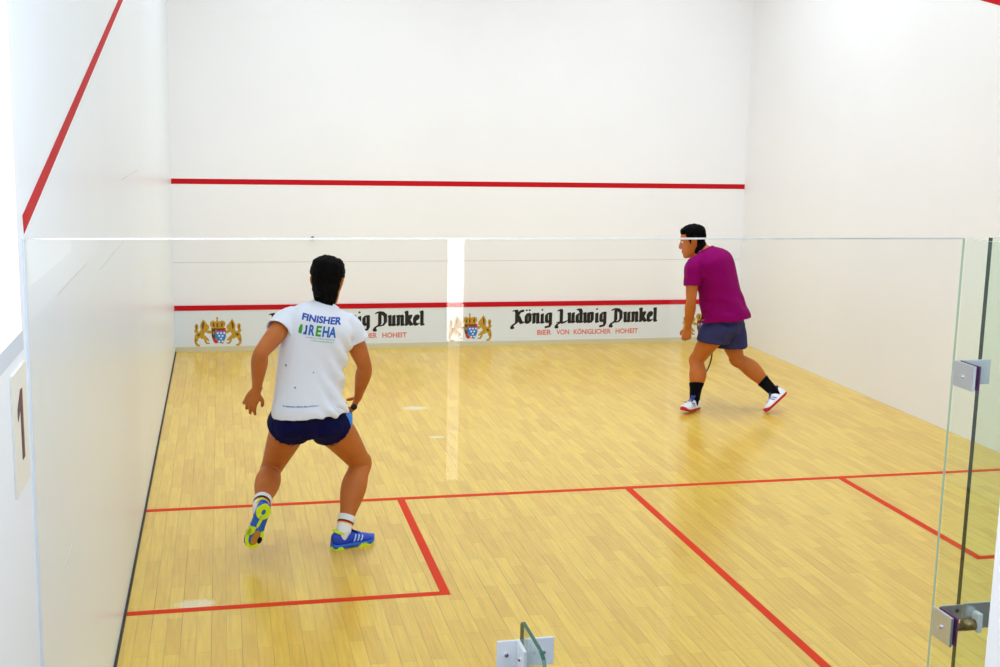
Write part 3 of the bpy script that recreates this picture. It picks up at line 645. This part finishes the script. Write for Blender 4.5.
def shoe(s, body, side, upper, solem, label, deco):
    o, fd, lat, fu = foot_fr(s, side); k = s.ss
    P = lambda x, y, z: o+fd*x*k+lat*y*k+fu*(z*k*(1.2 if z > 0 else 1))
    bm = NB(); R = []
    for x, w_, zb, zt in spl(SECT, 4):
        r = []
        for q in np.linspace(0, 2*math.pi, 28, False):
            c, sn = math.cos(q), math.sin(q); p = 2.6; kk = 1/((abs(c)**p+abs(sn)**p)**(1/p))
            zc = (zb+zt)/2; zz = zc+sn*kk*(zt-zb)/2
            nar = 1-.33*max(0, (zz-.03)/.06) if zt > .06 else 1-.2*max(0, sn)
            r.append(P(x, c*kk*w_*max(.35, nar), zz))
        R.append(r)
    loft(bm, R)
    u = obj('shoe', bm, upper, body, True)
    if label: u['label'] = label
    # sole: outline swept down, with a rolled edge
    sb = NB(); S2 = spl([(x, w_) for x, w_, a_, b_ in SECT], 4); R = []
    for x, w_ in S2:
        lift = .018*max(0, (x-.15)/.06)**2+.006*max(0, (-.045-x)/.03)
        w2 = w_+.0035; r = []
        for (yy, zz) in ((-1, .022), (-1.0, .010), (-.93, .001), (0, 0), (.93, .001), (1, .010), (1, .022), (0, .024)):
            r.append(P(x*1.015, yy*w2, zz+lift))
        R.append(r)
    loft(sb, R)
    so = obj('sole', sb, solem, u, True)
    # lining rim round the ankle, tongue and laces
    tube_rim = NB(); pts = []
    for q in np.linspace(0, 2*math.pi, 25)[:-1]:
        x = -.012+.052*math.cos(q); y = .031*math.sin(q); z = .085+.018*max(0, math.cos(q))-.006*math.sin(q)**2+.012*max(0, -math.cos(q))
        pts.append(P(x, y, z))
    n = len(pts); R = []
    for i in range(n):
        t = nrm(pts[(i+1) % n]-pts[i-1]); a = nrm(np.cross(t, fu)); R.append(ring(pts[i], a, np.cross(a, t), .0065, .009, 10))
    loft(tube_rim, R, closed=True); obj('collar', tube_rim, deco['rim'], u, True)
    tg = NB(); tube(tg, [col2(P(.09, 0, .068), .022, .004), col2(P(.06, 0, .082), .021, .006), col2(P(.036, 0, .105), .023, .006), col2(P(.028, 0, .118), .020, .004)], lat, 14, 4, 2.6); obj('tongue', tg, deco['tongue'], u, True)
    for i in range(4):
        x = .055+i*.018; z = .0835-i*.0065
        lb = NB(); tube(lb, [col2(P(x, -.025, z-.009), .0028, .0022), col2(P(x+.004, 0, z+.001), .003, .0024), col2(P(x, .025, z-.009), .0028, .0022)], fd, 8, 4); obj('lace', lb, deco['lace'], u, True)
    return u, so, P
def sock(s, body, side, m, top, bands=None, label=None):
    h, k, a = s.legs[side]; fd, fu = s.feet[side]; f, rows = leg_rows(s, side); Bv = k-a; ln = np.linalg.norm(Bv); d = Bv/ln
    T_ = top/ln; bk = -f; g = s.girth*s.legg
    bm = NB(); N_ = 14; R = []
    rad = lambda t: (np.interp(t, (0, .08, .28, .52), (.032, .0345, .0405, .056))+.0025)*g+.002
    off = lambda t: np.interp(t, (.08, .28, .52), (0, .006, .018))
    aa = nrm(np.cross(d, f))
    for i in range(N_+1):
        t = i/N_*T_; r = rad(t)+(.0012 if i > N_-3 else 0)
        R.append(ring(a+Bv*t+bk*off(t), aa, np.cross(aa, d), r, r*1.05, 24))
    low = [ring(a-fu*.055+fd*.0, np.cross(fu, fd), fd, .030, .046, 24), ring(a-fu*.02+fd*.004, np.cross(fu, fd), fd, .0335, .045, 24)]
    # match ring start directions
    aa = nrm(np.cross(d, f))
    fa = nrm(aa-fu*(aa@fu)); fb_ = np.cross(fa, fu); fb_ = fb_ if fb_@f > 0 else fb_
    def orr(c, rx, ry):
        return ring(c, fa, fb_, rx, ry, 24)
    low = [orr(a-fu*.05+fd*.004, .027, .036), orr(a-fu*.015+fd*.004, .032, .040)]
    w_ = ring(a+Bv*T_+bk*off(T_), aa, np.cross(aa, d), rad(T_)-.004, rad(T_)*1.05-.004, 24)
    R = low+R+[w_, ring(a+Bv*(T_-.06), aa, np.cross(aa, d), .030*g, .033*g, 24)]
    loft(bm, R); o = obj('sock', bm, m, body, True)
    if bands:
        for p in o.data.polygons:
            c = np.array(p.center); t = ((c-a)@d)
            for i, (lo, hi) in enumerate(bands):
                if lo <= t < hi: p.material_index = i+1
    if label: o['label'] = label
    return o
def racket(butt, A, W, label, frame_m, grip_m, str_m, deco_m):
    A = nrm(A); W = nrm(W-A*(W@A)); N_ = np.cross(A, W)
    root = empty('squash_racket', tuple(butt), label, 'racket'); inv = Matrix.Translation(-Vector(butt))
    def put(name, bm, m, par=root):
        o = obj(name, bm, m, par, True)
        if par is root: o.matrix_parent_inverse = inv
        return o
    g = NB(); tube(g, [col2(butt+A*t, r, r*1.12) for t, r in ((0, .0165), (.012, .0165), (.02, .0148), (.1, .0145), (.2, .0138), (.21, .0125))], W, 16, 3); put('grip', g, grip_m)
    b = NB(); cyl(b, butt-A*.003, butt+A*.004, .0165, 16, .017); put('butt_cap', b, grip_m)
    sh = NB(); tube(sh, [col2(butt+A*t, r, r) for t, r in ((.2, .009), (.3, .0085), (.345, .010))], W, 12, 3); put('shaft', sh, frame_m)
    C = butt+A*.51; fr_ = NB(); R = []
    for q in np.linspace(0, 2*math.pi, 49)[:-1]:
        c, sn = math.cos(q), math.sin(q); rw = .104*(1-.08*c); p = C+A*c*.172+W*sn*rw; t = nrm(-A*sn*.172+W*c*rw); nn = np.cross(t, N_)
        R.append(ring(p, nn, N_, .0055, .0095, 10))
    loft(fr_, R, closed=True); fo = put('frame', fr_, frame_m)
    for sg in (-1, 1):
        th = NB(); tube(th, [col2(butt+A*.335, .006, .008), col2(butt+A*.365+W*sg*.022, .0055, .008), col2(butt+A*.40+W*sg*.066, .005, .008)], N_, 10, 4); put('throat', th, deco_m)
    st = NB()
    for i in range(-7, 8):
        x = i*.0125; hl = .168*math.sqrt(max(.02, 1-(x/.104)**2)); cyl(st, C+W*x-A*hl, C+W*x+A*hl, .0006, 5)
    for i in range(-10, 11):
        y = i*.0150; hl = .101*math.sqrt(max(.02, 1-(y/.172)**2)); cyl(st, C+A*y-W*hl, C+A*y+W*hl, .0006, 5)
    so_ = put('strings', st, str_m); so_['kind'] = 'stuff'
    return root

def solve(prev, px, L, far):
    v = cd+(px[0]-500)/FPX*cr-(px[1]-333.5)/FPX*cu; w_ = CC-prev; a = v@v; b = 2*v@w_; c = w_@w_-L*L; D = b*b-4*a*c
    if D < 0: return CC+v*(-b/2/a)
    return CC+v*(-b+(1 if far else -1)*math.sqrt(D))/2/a
HAIR = mat('black hair', (6, 4, 4), .75, spec=.06, var=.4, vscale=40, bump=.5, bscale=90, stretch=(1, 1, .3))
NAVY = mat('navy shorts cloth', (10, 10, 66), .7, spec=.1, bump=.15, bscale=250); SKYB = mat('sky blue side panel', (38, 128, 220), .6, bump=.15, bscale=250)
COTTON = mat('white cotton jersey', (232, 234, 244), .75, spec=.2, bump=.12, bscale=300)
PURP = mat('purple cotton jersey', (134, 0, 90), .8, spec=.06, bump=.12, bscale=300)
SLATE = mat('slate blue shorts cloth', (54, 54, 100), .8, spec=.1, bump=.15, bscale=250)
SK1 = mat('tanned skin', (190, 108, 50), .5, spec=.25, var=.08, vscale=14, bump=.06, bscale=180); SK2 = mat('light tanned skin', (190, 106, 44), .5, spec=.25, var=.08, vscale=14, bump=.06, bscale=180)

# ---- player in white, seen from behind
heel_r = at(331, 549.5, 2, 0); rfd = at(369, 542, 2, 0)-heel_r; rfd = nrm(V(rfd[0], rfd[1], 0))
RA = heel_r+rfd*.078+V(0, 0, .09); RK = solve(RA, (361, 463), .44, True); RH = solve(RK, (328, 421), .44, False)
LH = at(292, 421, 1, RH[1]); LK = solve(LH, (271, 469), .44, True); LA = solve(LK, (260, 510), .42, False)
P = (RH+LH)/2+V(0, 0, .02); Nk = at(326, 306, 1, P[1]+.12); S_r = at(350, 328, 1, P[1]+.13); S_l = at(287, 321, 1, P[1]+.06)
E_l = solve(S_l, (260.5, 353), .295, False); W_l = solve(E_l, (256.5, 390), .265, True)
E_r = at(365, 367, 1, S_r[1]+.02); W_r = solve(E_r, (358, 398), .25, True)
print('P1', *[np.round(x, 3) for x in (RA, RK, RH, LH, LK, LA, P, Nk, S_r, S_l, E_l, W_l, E_r, W_r)], sep='\n')
rC = nrm(S_r-S_l)
Ltoe = at(244, 553, 1, LA[1]+.03); lfd = nrm(Ltoe-LA); lfu = nrm(np.cross(lfd, V(1, .1, -.15)))
if lfu[1] < 0: lfu = -lfu
H1 = at(327.3, 283, 1, Nk[1]+.03)
hf = nrm(V(.22, .96, -.14)); hr = nrm(np.cross(hf, V(.04, 0, 1))); hu = np.cross(hr, hf)
fwd1 = nrm(V(.1, 1, 0))
rdir = nrm(at(337, 421, 1, W_r[1]+.5)-at(354, 407, 1, W_r[1]))
p1 = Body(P=P, Mid=V(P[0]-.025, (P[1]+Nk[1])/2-.05, (P[2]+Nk[2])/2), N=Nk, rP=nrm(RH-LH), rC=rC, fP=fwd1, girth=1.06, armg=1.03, legg=1.12, bel=0., H=H1, hf=hf, hr=hr, hu=hu, hs=1.09, ss=.95,
    arms={'l': (S_l, E_l, W_l), 'r': (S_r, E_r, W_r)}, legs={'l': (LH, LK, LA), 'r': (RH, RK, RA)},
    feet={'l': (lfd, lfu), 'r': (rfd, V(0, 0, 1))}, skin=SK1, hairm=HAIR, flare={'l': .012, 'r': .016},
    hands={'l': dict(d=at(243.5, 417, 1, W_l[1]+.05)-W_l, n=nrm(V(.30, .95, -.1)), t=nrm(V(.9, -.3, .3)), curl=(.38, .30), spread=.30, scale=1.02, thumb=(.35, .45)),
           'r': dict(d=nrm(nrm(W_r-E_r)*.6+V(-.35, .1, -.5)), n=nrm(V(-.8, .3, .3)), t=rdir, curl=(.95, 1.15), thumb=(.7, .8))})
b1 = make_body(p1, 'person', 'person in white printed shirt and navy shorts, lunging with back turned, seen behind the glass')
make_hair(p1, b1)
ax_r = rC
def wr1(co, n):
    c = np.array(co); q = (c-P)@ax_r; hgt = c[2]-P[2]
    d = .0022*fbm((c[0], c[1], c[2]*.6), 9)
    # folds that run from the right armpit down to the left of the hem
    m = math.exp(-((q-.11)/.09)**2)*min(1, max(0, (.52-hgt)/.2))
    d += m*.014*math.sin((hgt*1.0+q*1.1)*55+2.5*fbm(c, 5)); d += .0025*min(1, max(0, .3-hgt)/.3)*math.sin((q*.8-hgt*.35)*48+2*fbm(c, 4))
    return d
sh1 = shirt(p1, b1, COTTON, hem_u=.038, sleeve=.34, wr=wr1, bell=.032)
side1 = nrm(RH-LH)
def mf(c):
    q = (np.array(c)-RH)
    return 1 if (q@side1 > .07 and abs(q@fwd1+.015) < .032) else 0
so1 = shorts(p1, b1, [NAVY, SKYB], {'l': .12, 'r': .12}, .016, matfn=mf, crotch=.115, wr=lambda c, n: .0035*fbm((c[0], c[1], c[2]*.5), 13))
so1['label'] = 'navy running shorts with a sky blue side panel'
# prints on the back
def decal(bm, shirt_o, name, m, off=.0016):
    """lays a flat print (already placed on a plane behind the back) onto the cloth, straight along the back's facing direction"""
    mesh = shirt_o.data; bv = BVHTree.FromPolygons([v.co for v in mesh.vertices], [p.vertices[:] for p in mesh.polygons])
    d = Vector(nrm(V(.1, 1, .12)))
    for v in bm.verts:
        h = bv.ray_cast(v.co-d*.5, d)
        if h[0] is not None: v.co = h[0]-d*off
    return obj(name, bm, m, shirt_o)
bdir = nrm(V(.1, 1, .12))
def back_frame(px, tilt):
    o = at(*px, 1, P[1]); a = nrm(V(math.cos(tilt), -.1, math.sin(tilt))); a = nrm(a-bdir*(a@bdir)); u_ = np.cross(a, bdir); u_ = u_ if u_[2] > 0 else -u_
    return (o, a, u_, -bdir)
DB = mat('printed royal blue', (22, 74, 172), .6); DB2 = mat('printed bright blue', (16, 104, 190), .6); DG = mat('printed green', (60, 160, 40), .6); DNV = mat('printed deep blue', (20, 40, 150), .6)
T1 = -.20
fr = back_frame((302, 317), T1)
decal(text_mesh('FINISHER', 1, None, '', None, fr, width=.222, height=.034, bold=.04, fine=1), sh1, 'lettering', DB)
fr = back_frame((308.5, 331), -.17)
decal(text_mesh('R', 1, None, '', None, fr, width=.034, height=.057, bold=.04, fine=1), sh1, 'lettering', DB2)
def shift(fr, x, y=0): return (fr[0]+fr[1]*x+fr[2]*y, fr[1], fr[2], fr[3])
decal(text_mesh('E', 1, None, '', None, shift(fr, .040), width=.030, height=.057, bold=.04, fine=1), sh1, 'lettering', DG)
decal(text_mesh('HA', 1, None, '', None, shift(fr, .077), width=.078, height=.057, bold=.04, fine=1), sh1, 'lettering', DB2)
lg_ = NB()
f2 = shift(fr, -.056)
for i, (P_, mi) in enumerate((([(0, .004), (.018, .0), (.020, .02), (.018, .05), (.006, .05), (.0, .03)], 0), ([(.024, .0), (.034, -.001), (.034, .012), (.026, .012)], 2), ([(.032, .002), (.046, .0), (.046, .05), (.034, .05), (.037, .026)], 1))):
    poly(lg_, P_, f2, 0, 0, mi)
for f in lg_.faces: pass
bmesh.ops.triangulate(lg_, faces=lg_.faces[:])
lo_ = decal(lg_, sh1, 'logo', [DG, DNV, mat('printed pale blue', (120, 170, 220), .6)])
def fine_line(fr, L, h, m, seed, name='fine_print'):
    rnd = random.Random(seed); bm = NB(); x = 0
    while x < L:
        w_ = rnd.uniform(.002, .0045); hh = h*rnd.choice((.7, .7, 1.))
        poly(bm, [(x, 0), (x+w_, 0), (x+w_, hh), (x, hh)], fr); x += w_+(.0012 if rnd.random() < .85 else .005)
    return decal(bm, sh1, name, m)
fine_line(shift(fr, -.012, -.014), .165, .0055, mat('printed grey blue', (150, 176, 206), .6), 1)
fine_line(shift(fr, .022, -.028), .125, .006, mat('printed pale green', (120, 190, 110), .6), 2)
fine_line(back_frame((284, 398.5), .03), .20, .009, mat('printed steel blue', (86, 120, 180), .6), 3)
for (x, y, r_) in ((286.5, 361, .0055), (314, 366, .004), (296, 380, .005)):
    sp = NB(); f3 = back_frame((x, y), 0); poly(sp, [(math.cos(q)*r_, math.sin(q)*r_*1.2) for q in np.linspace(0, 6.283, 9)[:-1]], f3)
    decal(sp, sh1, 'stain', mat('grey stain', (120, 130, 140), .8))
# shoes and socks
BLU = mat('royal blue shoe mesh', (16, 62, 196), .5, var=.15, vscale=30, bump=.2, bscale=220); LIME = mat('lime rubber', (214, 240, 10), .5); LBL = mat('bright blue rubber', (18, 96, 200), .5); GUM = mat('tan gum rubber', (190, 130, 30), .5)
SOCKW = mat('white sock knit', (238, 238, 242), .8, bump=.3, bscale=300); STRP = mat('silver stripe', (176, 204, 240), .5)
SKB = mat('black sock stripe', (24, 14, 18), .8); SKR = mat('red sock stripe', (190, 24, 34), .8); SKG = mat('golden sock stripe', (250, 196, 40), .8)
def p1_shoe(side):
    u, so, Pf = shoe(p1, b1, side, BLU, LBL, 'royal blue court shoe with lime sole', dict(rim=LIME, tongue=NAVY, lace=mat('blue lace', (40, 70, 190), .7)))
    # lime pads: side wedges and the moulded bottom
    hb_ = NB(); Z0 = -.0035
    def padp(bm, pts, zt=.012, z0=Z0):
        vs = [(x, y) for x, y in pts]; lo = [bm.verts.new(Pf(x, y, z0)) for x, y in vs]; hi = [bm.verts.new(Pf(x, y, zt)) for x, y in vs]
        n = len(vs); bm.faces.new(lo); bm.faces.new(hi[::-1])
        for i in range(n): bm.faces.new((lo[i], lo[(i+1) % n], hi[(i+1) % n], hi[i]))
        bmesh.ops.recalc_face_normals(bm, faces=bm.faces[:])
    el = lambda cx, cy, rx, ry, n=22, a0=0, a1=2*math.pi: [(cx+rx*math.cos(q), cy+ry*math.sin(q)) for q in np.linspace(a0, a1, n, a1-a0 < 6.2)]
    def ringpad(bm, cx, cy, rx, ry, t, a0, a1, n=24, zt=.012):
        A0 = [(cx+rx*math.cos(q), cy+ry*math.sin(q)) for q in np.linspace(a0, a1, n)]; B0 = [(cx+(rx-t)*math.cos(q), cy+(ry-t)*math.sin(q)) for q in np.linspace(a0, a1, n)][::-1]
        padp(bm, A0+B0, zt)
    ringpad(hb_, -.032, 0, .048, .042, .030, .25, 2*math.pi+.1, zt=.014)
    obj('heel_pad', hb_, LIME, u)
    br_ = NB(); padp(br_, [(.010, -.010), (.010, .006), (.06, .012), (.075, .004), (.06, -.004)]); obj('shank_pad', br_, LIME, u)
    fp_ = NB(); ringpad(fp_, .128, 0, .080, .0515, .020, -2.2, 2.2, zt=.016); obj('forefoot_pad', fp_, LIME, u)
    f2_ = NB(); padp(f2_, [(.07, .008), (.07, .046), (.10, .051), (.13, .05), (.12, .02), (.10, .01)], .014); obj('forefoot_pad', f2_, LIME, u)
    gm = NB(); padp(gm, [(.085, -.012), (.10, .006), (.15, .014), (.185, .006), (.185, -.018), (.15, -.028), (.10, -.026)], z0=-.0025); obj('forefoot_centre', gm, GUM, u)
    bl = NB(); padp(bl, el(.145, -.036, .022, .013), .012, -.0045); obj('forefoot_stud', bl, NAVY, u)
    # three slanted stripes on both sides of the instep
    bvh = BVHTree.FromPolygons([v.co for v in u.data.vertices], [p.vertices[:] for p in u.data.polygons])
    for sg in (-1, 1):
        st = NB()
        for i in range(3):
            x = .052+i*.022
            for j in range(5):
                q = []
                for (tx, tt) in ((0, j/5), (.010, j/5), (.010, (j+1)/5), (0, (j+1)/5)):
                    z = .030+tt*(.034-.005*i); o_ = Pf(x+tx+tt*.016, sg*.09, z); h_ = bvh.ray_cast(Vector(o_), Vector(-nrm(Pf(0, sg, 0)-Pf(0, 0, 0))))
                    q.append(st.verts.new((h_[0]+h_[1]*.0012) if h_[0] else Vector(o_)))
                st.faces.new(q)
        bmesh.ops.recalc_face_normals(st, faces=st.faces[:]); obj('stripe', st, STRP, u)
    sock(p1, b1, side, [SOCKW, SKB, SKR, SKG], .10, [(.057, .066), (.049, .057), (.040, .049)], 'white sock with black, red and golden bands')
p1_shoe('r'); p1_shoe('l')
butt = at(353.5, 407.5, 1, W_r[1]-.01)-rdir*.02
racket(butt, rdir, V(.35, 0, 1), 'racket held low by the player in white, only its dark butt showing', mat('graphite frame', (40, 40, 46), .35), mat('black grip tape', (20, 16, 16), .8), mat('pale strings', (220, 220, 214), .5), mat('graphite frame', (40, 40, 46), .35))

# ---- player in purple, further up the court
F2 = nrm(V(-.80, .60, 0)); R2 = V(.60, .80, 0)
P2 = at(724.5, 324, 1, 6.45); lh = P2-R2*.10; rh = P2+R2*.10
la = at(694.8, 399.5, 2, .10); lk = solve(lh, (696.5, 360), .40, True); 
print('shinL', np.linalg.norm(lk-la), 'thighL', np.linalg.norm(lk-lh))
rk = at(737, 359, 1, 6.50); ra = at(774.5, 392, 1, 6.30)
print('thighR', np.linalg.norm(rk-rh), 'shinR', np.linalg.norm(ra-rk), P2, la, ra)
N2 = at(705, 251, 1, 6.58); s_l = at(693, 268, 1, 6.42); s_r = at(717, 264, 1, 6.72)
e_l = at(691, 302, 1, 6.36); w_l = at(688, 328, 1, 6.44); 
w_r = at(712, 309, 1, 6.80); e_r = solve(s_r, (722, 296), .30, True)
print('armsP2', [np.linalg.norm(a-b) for a, b in ((s_l, e_l), (e_l, w_l), (s_r, e_r), (e_r, w_r), (P2, N2), (s_l, s_r))])
hf2 = nrm(V(-.93, .36, -.20)); hr2 = nrm(np.cross(hf2, V(0, 0, 1))); hu2 = np.cross(hr2, hf2)
H2 = at(692.5, 241.5, 1, 6.63)
rA = nrm(at(699.5, 379, 1, 6.84)-at(710, 305, 1, 6.84))
lf2 = nrm(V(-.62, -.50, .06)); rf2 = nrm(at(766, 411, 1, 6.24)-at(786, 392.5, 1, 6.32)); _s = rk-ra-V(.1, 0, 0); ru2 = nrm(_s-rf2*(rf2@_s))
p2 = Body(P=P2+V(0, 0, .02), Mid=(P2+N2)/2-F2*.07+V(0, 0, .03), N=N2, rP=R2, rC=nrm(s_r-s_l), fP=F2, girth=1.23, armg=.92, legg=.95, bel=.26, H=H2, hf=hf2, hr=hr2, hu=hu2, hs=1.07, ss=.95,
    arms={'l': (s_l, e_l, w_l), 'r': (s_r, e_r, w_r)}, legs={'l': (lh, lk, la), 'r': (rh, rk, ra)},
    feet={'l': (lf2, nrm(V(0, 0, 1)-lf2*lf2[2])), 'r': (rf2, ru2)}, skin=SK2, hairm=HAIR, flare={'l': .004, 'r': .004},
    hands={'l': dict(d=V(-.12, .1, -1), n=nrm(V(.5, .85, 0)), t=nrm(V(-.85, .5, 0)), curl=(.9, 1.0), thumb=(.5, .6)),
           'r': dict(d=nrm(V(-.75, .1, -.45)), n=nrm(V(-.1, -1, .1)), t=rA, curl=(1.0, 1.15), thumb=(.7, .8))})
b2p = make_body(p2, 'person', 'person in purple shirt and slate shorts, bending forward mid-stride near the right wall')
make_hair(p2, b2p)
def wr2(co, n):
    c = np.array(co); hgt = c[2]-P2[2]
    return .0035*fbm((c[0], c[1], c[2]*.7), 9)+.004*min(1, max(0, .45-hgt)/.3)*math.sin((hgt+.5*(c[0]-P2[0]))*44+2.5*fbm(c, 5))
sh2 = shirt(p2, b2p, PURP, hem_u=.03, sleeve=.54, wr=wr2, bell=.028)
shorts(p2, b2p, [SLATE], {'l': .42, 'r': .66}, .018, hang=.75, wr=lambda c, n: .005*fbm((c[0], c[1], c[2]*.5), 11))
WSH = mat('white shoe leather', (240, 240, 246), .45, bump=.15, bscale=120); REDS = mat('red rubber sole', (206, 16, 34), .5); BLS = mat('blue shoe mark', (30, 70, 170), .5); SKBK = mat('black sock knit', (8, 7, 12), .9, spec=.1, bump=.3, bscale=300)
for side in ('l', 'r'):
    u, so, Pf = shoe(p2, b2p, side, WSH, REDS, 'white court shoe with red sole', dict(rim=mat('navy lining', (30, 44, 120), .7), tongue=mat('navy lining', (30, 44, 120), .7), lace=WSH))
    # white midsole band above the red, blue bars on the flanks
    mb = NB(); R = []
    for x, w_, zb, zt in spl(SECT, 4):
        lift = .018*max(0, (x-.15)/.06)**2+.006*max(0, (-.045-x)/.03)
        R.append([Pf(x*1.01, y*(w_+.0045), z+lift) for y, z in ((-1, .028), (-1, .017), (1, .017), (1, .028))])
    loft(mb, R); obj('midsole', mb, WSH, u, True)
    bvh = BVHTree.FromPolygons([v.co for v in u.data.vertices], [p.vertices[:] for p in u.data.polygons])
    for sg in (-1, 1):
        for x0_, x1_ in ((.045, .058), (.074, .087)):
            st = NB()
            for j in range(5):
                q = []
                for (tx, tt) in ((0, j/5), (x1_-x0_, j/5), (x1_-x0_, (j+1)/5), (0, (j+1)/5)):
                    o_ = Pf(x0_+tx+tt*.02, sg*.09, .032+tt*.03); h_ = bvh.ray_cast(Vector(o_), Vector(-nrm(Pf(0, sg, 0)-Pf(0, 0, 0))))
                    q.append(st.verts.new((h_[0]+h_[1]*.0012) if h_[0] else Vector(o_)))
                st.faces.new(q)
            bmesh.ops.recalc_face_normals(st, faces=st.faces[:]); obj('stripe', st, BLS, u)
    sock(p2, b2p, side, [SKBK], .15)
b_r = at(710, 303, 1, 6.84)
racket(b_r, rA, V(1, .25, 0), 'racket with a dark frame hanging head down before the player in purple', mat('dark bronze frame', (62, 52, 44), .35), mat('black grip tape', (20, 16, 16), .8), mat('clear strings', (210, 196, 150), .5), mat('violet throat', (96, 60, 150), .4))
#END_PEOPLE
# ------------------------------------------------------------------ light
def area(name, loc, sx, sy, pw, rot=(0, 0, 0), col=(.703, .842, 1)):
    l = bpy.data.lights.new(name, 'AREA'); l.shape = 'RECTANGLE'; l.size = sx; l.size_y = sy; l.energy = pw; l.color = col
    o = bpy.data.objects.new(name, l); COL.objects.link(o); o.location = loc; o.rotation_euler = rot
    return o
for x in (1.6, 4.8):
    for y, k_, sp_ in ((1.6, .36, 180), (4.4, 1.1, 180), (7.4, 1.2, 118)):
        area('ceiling_lamp', (x, y, 5.9), .5, 1.6, LAMP*k_).data.spread = math.radians(sp_)
area('gallery_wall_fill', (1.7, -1.0, 3.2), .5, .5, 26, (0, math.radians(58), 0))  # unseen fill added to brighten the left gallery wall
area('gallery_fill', (2.9, -4.3, 4.5), 5, 1.8, 150, (math.radians(78), 0, 0))  # added fill from behind, evens out the front wall and the players' backs
w = bpy.data.worlds.new('world'); SC.world = w; w.use_nodes = True
w.node_tree.nodes['Background'].inputs['Color'].default_value = (.95, .97, 1, 1); w.node_tree.nodes['Background'].inputs['Strength'].default_value = .3
SC.view_settings.view_transform = 'Standard'; SC.view_settings.look = 'None'; SC.view_settings.exposure = EXPO; SC.view_settings.gamma = 1
SC.view_settings.use_curve_mapping = False
SC.cycles.max_bounces = 10; SC.cycles.transparent_max_bounces = 16; SC.cycles.diffuse_bounces = 6
